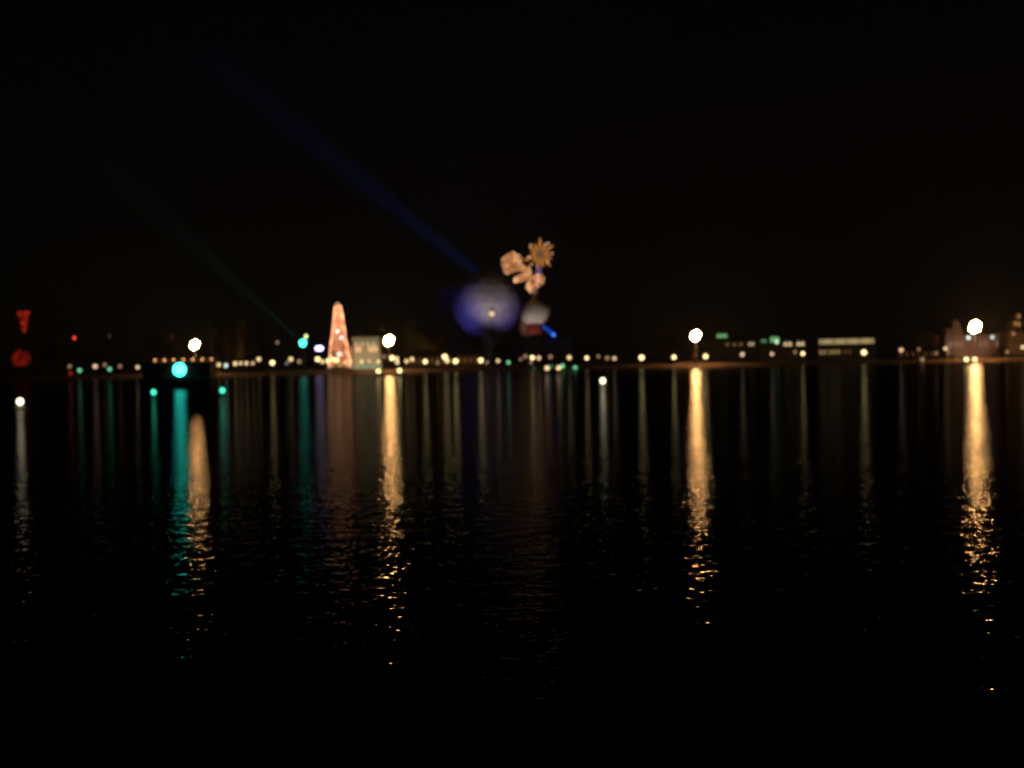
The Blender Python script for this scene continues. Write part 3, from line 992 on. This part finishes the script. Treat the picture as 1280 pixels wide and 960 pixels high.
# ------------------------------------------------------------------ red lights on the left
d = 450
q0 = at(31, 392, d); q1 = at(30, 448, d)
t = thing('red_tower', 'slim tower with a red glowing funnel head above a red ball, far left', 'tower', (q1.x, d, GZ))
hf = at(31, 390, d).z - GZ; hb = at(31, 418, d).z - GZ
x_ = at(31, 400, d).x - q1.x
MB().lathe([(.9, 0), (.9, .4), (.4, .6), (.3, hb)], (0, .0, 0), 10).build('pole', M['dark'], t)
rr = random.Random(4)
MB().lathe([(.35, hb), (.4, hb + 2.2), (.45, (hb + hf) / 2 + 1.2), (.5, hf)], (x_ * .5, 0, 0), 14).build('funnel', M['dark'], t)
mb = MB()
for i in range(240):
    u = 1 - rr.random() ** 1.6 * .95
    z = hb + (hf - hb) * u
    a = rr.uniform(0, 6.283); r = (.5 + 2.1 * u ** 1.5) * math.sqrt(rr.random())
    mb.ball((x_ * .5 + r * math.cos(a), r * math.sin(a), z), .14, 5, 3)
mb.build('funnel_lights', glow('red fairy lights', (1.0, .035, .015), .75), t)['kind'] = 'stuff'
bc = Vector((at(27, 448, d).x - q1.x, -.6, at(27, 448, d).z - GZ))
MB().ball(tuple(bc), 1.6, 12, 8).build('red_ball', M['dark'], t)
mb = MB()
for i in range(230):
    v = Vector((rr.gauss(0, 1), rr.gauss(0, 1), rr.gauss(0, 1))).normalized() * 3.7 * rr.random() ** .6
    mb.ball(tuple(bc + v), .14, 5, 3)
mb.build('ball_lights', glow('red ball fairy lights', (1.0, .03, .012), .55), t)['kind'] = 'stuff'
q = at(93, 422.5, 447)
t = thing('warning_mast', 'thin mast with one small bright red lamp on top, left shore', 'mast', (q.x, 447, GZ))
MB().lathe([(.4, 0), (.12, .6), (.07, q.z - GZ - .5)], (0, 0, 0), 8).build('pole', M['dark'], t)
MB().ball((0, 0, q.z - GZ), .55, 9, 6).build('lamp', G['red2'], t)

# ------------------------------------------------------------------ barge, boats, buoys
d = 207
a, c2 = at(178, 484, d), at(268, 484, d)
L2 = (c2.x - a.x) / 2
t = thing('barge', 'black flat barge with a tall deckhouse and one big teal lamp on its side', 'barge', ((a.x + c2.x) / 2, d, 0))
MB().prism([(-L2, 1.6), (-L2 + .7, -.6), (L2 - .7, -.6), (L2, 1.6)], -2.6, 3.4).build('hull', M['hull'], t)
MB().box(-L2 + .1, L2 - .1, -2.5, 3.3, 1.6, 1.68).build('deck', M['deck'], t)
top = at(225, 453.5, d).z
MB().box(-L2 + .5, L2 - .4, -1.2, 2.8, 1.68, top - .2).build('deckhouse', M['hull'], t)
MB().box(-L2 + .3, L2 - .2, -1.5, 3.0, top - .2, top).build('roof', M['hull'], t)
mb = MB()
for k in range(13):
    x = -L2 + .2 + (2 * L2 - .4) * k / 12
    mb.tube([(x, -2.45, 1.68), (x, -2.45, 2.7)], .025, 5)
mb.tube([(-L2 + .2, -2.45, 2.7), (L2 - .2, -2.45, 2.7)], .03, 5).tube([(-L2 + .2, -2.45, 2.2), (L2 - .2, -2.45, 2.2)], .02, 5)
mb.build('railing', M['steel'], t)
for x in (-L2 + 2.2, -L2 + 4.6, L2 - 4.4, L2 - 2.0):
    f = MB().box(x - .5, x + .5, -1.26, -1.203, 2.6, 3.4).build('window', M['dark'], t)
    MB().box(x - .42, x + .42, -1.275, -1.262, 2.68, 3.32).build('pane', black_pane, f)
q = at(224.5, 462, d - 1.5) - Vector(((a.x + c2.x) / 2, d, 0))
hd = MB().tube([(q.x, -1.203, q.z), (q.x, -1.5, q.z)], [.6, 1.2], 16).build('lamp', M['dark'], t)
MB().tube([(q.x, -1.503, q.z), (q.x, -1.65, q.z), (q.x, -1.75, q.z)], [1.15, 1.1, .7], 16).build('lens', G['teal'], hd)
for x in (-L2 + .15, L2 - .15):
    MB().lathe([(.16, 0), (.16, .5), (.24, .55), (.24, .65)], (x, -2.2, 1.68), 8).build('bollard', M['steel'], t)


def buoy(label, px, py, d, paint, lensm, r=.24):
    q = at(px, py, d)
    t = thing('buoy', label, 'buoy', (q.x, d, 0), group='lit buoys on the water')
    z = q.z
    MB().lathe([(.2, -.35), (.55, -.25), (.6, .0), (.5, .18), (.2, .26)], (0, 0, 0), 12).build('float', paint, t)
    if z - r > .3:
        MB().lathe([(.12, .26), (.08, max(.3, z - r))], (0, 0, 0), 8).build('post', M['dark'], t)
    MB().ball((0, 0, max(z, .3 + r)), r, 10, 6).build('lamp', lensm, t)
    return t


buoy('buoy with a teal lamp floating in front of the left end of the barge', 192, 490.5, 146, M['green_paint'], G['tealbuoy'], .36)
buoy('buoy with a teal lamp floating in front of the right end of the barge', 278, 488, 146, M['green_paint'], G['tealbuoy'], .36)
buoy('buoy with a brilliant white lamp, nearest to the camera at the far left', 25, 502, 112, M['white'], G['whitebuoy'], .36)
buoy('buoy with a white lamp floating alone below the middle of the far shore', 753.5, 480, 160, M['white'], G['whitebuoy'], .42)


def boat(label, pxa, pxb, py, d, gm):
    qa, qb = at(pxa, py, d), at(pxb, py, d)
    cx, hl = (qa.x + qb.x) / 2, (qb.x - qa.x) / 2
    h = (qa.z + qb.z) / 2
    L_ = hl + 1.2
    t = thing('boat', label, 'boat', (cx, d, 0), group='small boats moored off the far shore')
    mb = MB()
    rows = []
    for (u, w, zt) in ((-1, .15, 1.0), (-.7, 1.0, .8), (0, 1.2, .7), (.7, 1.1, .75), (1, .7, .9)):
        rows.append([mb.bm.verts.new((u * L_, s_ * w * f_, z_)) for (s_, f_, z_) in ((-1, 1, zt), (-1, .6, -.3), (1, .6, -.3), (1, 1, zt))])
    for a_, b_ in zip(rows, rows[1:]):
        for k in range(3):
            mb.bm.faces.new((a_[k], b_[k], b_[k + 1], a_[k + 1]))
        mb.bm.faces.new((a_[3], b_[3], b_[0], a_[0]))
    mb.bm.faces.new(rows[0][::-1]); mb.bm.faces.new(rows[-1])
    mb.build('hull', M['white'] if d < 300 else M['hull'], t)
    MB().box(-hl * .55, hl * .55, -.8, .8, 1.55, 1.65).box(-hl * .5, -hl * .5 + .06, -.7, -.64, .6, 1.55).box(hl * .5 - .06, hl * .5, -.7, -.64, .6, 1.55).box(
        -hl * .5, -hl * .5 + .06, .64, .7, .6, 1.55).box(hl * .5 - .06, hl * .5, .64, .7, .6, 1.55).build('canopy', M['deck'], t)
    for q_ in (qa, qb):
        x = q_.x - cx
        l_ = MB().ball((x, 0, max(q_.z, 1.3)), .72, 12, 8).build('lamp', gm, t)
        MB().tube([(x, 0, .6), (x, 0, max(q_.z, 1.3) - .55)], .06, 6).build('lamp_post', M['dark'], t)
    return t


boat('low dark boat with two white lamps set far apart, below the mast beside the hall', 473, 499.5, 467, 345, G['warm3'])
boat('small dark boat with two orange white lamps below the sculpture', 684, 698.5, 466, 330, G['warm2'])
boat('small dark boat with two lamps almost touching, below the largest mast head', 1208, 1218.5, 457, 350, G['warm3'])

# ------------------------------------------------------------------ trees
def crown_mesh(kind, seed):
    rnd = random.Random(seed)
    verts, faces = [], []
    if kind == 'poplar':
        clumps = [(Vector((rnd.gauss(0, .35), rnd.gauss(0, .35), 1.5 + 10.5 * k / 26)), .55 + .75 * math.sin(math.pi * min(1, .15 + k / 27)) * rnd.uniform(.7, 1.1)) for k in range(27)]
    else:
        clumps = []
        for k in range(30):
            a = rnd.uniform(0, 6.28); e = rnd.uniform(-.5, 1.4); rr_ = rnd.uniform(1.2, 3.6)
            clumps.append((Vector((rr_ * math.cos(a) * math.cos(e), rr_ * math.sin(a) * math.cos(e), 5.2 + rr_ * .9 * math.sin(e))), rnd.uniform(.7, 1.5)))
    for c_, r_ in clumps:
        for _ in range(55):
            v = Vector((rnd.gauss(0, 1), rnd.gauss(0, 1), rnd.gauss(0, 1))).normalized() * r_ * rnd.random() ** .4
            p = c_ + v
            n1 = Vector((rnd.gauss(0, 1), rnd.gauss(0, 1), rnd.gauss(0, 1))).normalized()
            n2 = n1.orthogonal().normalized()
            s_ = rnd.uniform(.14, .3)
            i = len(verts)
            verts += [p - n1 * s_, p + n2 * s_ * .55, p + n1 * s_, p - n2 * s_ * .55]
            faces.append((i, i + 1, i + 2, i + 3))
    me = bpy.data.meshes.new('crown'); me.from_pydata([tuple(v) for v in verts], [], faces)
    return me


CR = {('poplar', i): crown_mesh('poplar', 20 + i) for i in range(2)}
CR.update({('broad', i): crown_mesh('broad', 40 + i) for i in range(3)})


def tree(label, px, pytop, d, kind, var, leafm='leaf', name='tree'):
    q = at(px, pytop, d); h = q.z - GZ
    k = h / (12.6 if kind == 'poplar' else 9.4)
    t = thing(name, label, 'tree', (q.x, d, GZ), random.uniform(0, 6))
    mb = MB()
    if kind == 'poplar':
        mb.tube([(0, 0, 0), (.05, 0, 4 * k), (0, .1, 11 * k)], [.3 * k, .2 * k, .04 * k], 7)
    else:
        mb.tube([(0, 0, 0), (.1, 0, 1.6 * k), (0, .1, 3.4 * k)], [.35 * k, .25 * k, .18 * k], 8)
        for j in range(5):
            a_ = j * 1.3
            mb.tube([(0, .1 * k, (2.4 + .2 * j) * k), (1.2 * k * math.cos(a_), 1.2 * k * math.sin(a_), 4.2 * k), (2.4 * k * math.cos(a_), 2.4 * k * math.sin(a_), 6 * k)], [.14 * k, .09 * k, .03 * k], 6)
    mb.build('trunk', M['bark'], t)
    me = CR[(kind, var)]
    if not me.materials:
        me.materials.append(M[leafm])
    c_ = bpy.data.objects.new('crown', me); COL.objects.link(c_); c_.parent = t
    c_.scale = (k, k, k)
    c_.material_slots[0].link = 'OBJECT'; c_.material_slots[0].material = M[leafm]
    return t


for a in [
    ('tall narrow poplar just right of the left floodlight mast, nearest to it', 262, 398, 470, 'poplar', 0, 'olive', 'poplar_tree'),
    ('tall narrow poplar, second to the right of the left floodlight mast', 282, 392, 474, 'poplar', 1, 'olive', 'poplar_tree'),
    ('tall narrow poplar, third and tallest to the right of the left floodlight mast', 302, 388, 472, 'poplar', 0, 'olive', 'poplar_tree'),
    ('narrow poplar, last one before the dim yellow tall lamp', 322, 396, 476, 'poplar', 1, 'olive', 'poplar_tree'),
    ('dark broad tree behind the left end of the arcade', 196, 410, 478, 'broad', 0, 'leaf', 'broadleaf_tree'),
    ('dark broad tree at the far left between the red tower and the red warning lamp', 60, 425, 470, 'broad', 1, 'leaf', 'broadleaf_tree'),
    ('broad tree rising behind the green roofed hall', 470, 400, 482, 'broad', 2, 'olive', 'broadleaf_tree'),
    ('broad tree behind the left end of the brown brick range', 516, 398, 470, 'broad', 0, 'olive', 'broadleaf_tree'),
    ('broad tree behind the brick range, under the left rim of the dome', 546, 412, 474, 'broad', 1, 'olive', 'broadleaf_tree'),
    ('black broad tree below the dome, behind the brick house', 590, 421, 490, 'broad', 2, 'leaf', 'broadleaf_tree'),
    ('black broad tree below the right rim of the dome', 630, 423, 486, 'broad', 0, 'leaf', 'broadleaf_tree'),
    ('black broad tree right of the dark block building', 742, 424, 480, 'broad', 1, 'leaf', 'broadleaf_tree'),
    ('black broad tree midway along the dark part of the shore', 790, 428, 470, 'broad', 2, 'leaf', 'broadleaf_tree'),
    ('broad tree just left of the lone right shore mast', 838, 412, 465, 'broad', 0, 'leaf', 'broadleaf_tree'),
    ('olive broad tree rising above the roof of the restaurant', 1066, 402, 466, 'broad', 1, 'olive', 'broadleaf_tree'),
    ('dark broad tree between the restaurant and the brown house', 1114, 410, 472, 'broad', 2, 'leaf', 'broadleaf_tree'),
    ('dark broad tree behind the brown house left of the palace', 1156, 400, 480, 'broad', 0, 'leaf', 'broadleaf_tree'),
    ('dark broad tree between the rose palace and the ornate building', 1256, 412, 476, 'broad', 1, 'leaf', 'broadleaf_tree'),
]:
    tree(*a)

orange_lens = glow('orange lens', (1, .5, .2), 3, False)
floodlight('small added floodlight on the ground lighting the poplars dull orange', 290, 462, at(292, 418, 473), (1.0, .42, .16), 2700, 95, orange_lens, 1.0)  # added lamp that lifts the poplars out of the dark
floodlight('small added floodlight on the ground lighting the broad trees behind the brick range', 528, 461, at(530, 425, 472), (1.0, .42, .14), 1950, 95, orange_lens, 1.0)  # added lamp that brightens the trees behind the brick range
floodlight('small added floodlight on the ground lighting the trees left of the rose palace', 1140, 464, at(1140, 420, 476), (1.0, .32, .16), 2100, 100, orange_lens, 1.0)  # added lamp that brightens the trees near the palace
floodlight('small floodlight under the olive tree beside the restaurant roof', 1068, 463.5, at(1066, 412, 467), (1.0, .85, .30), 1500, 80, orange_lens, 1.0)
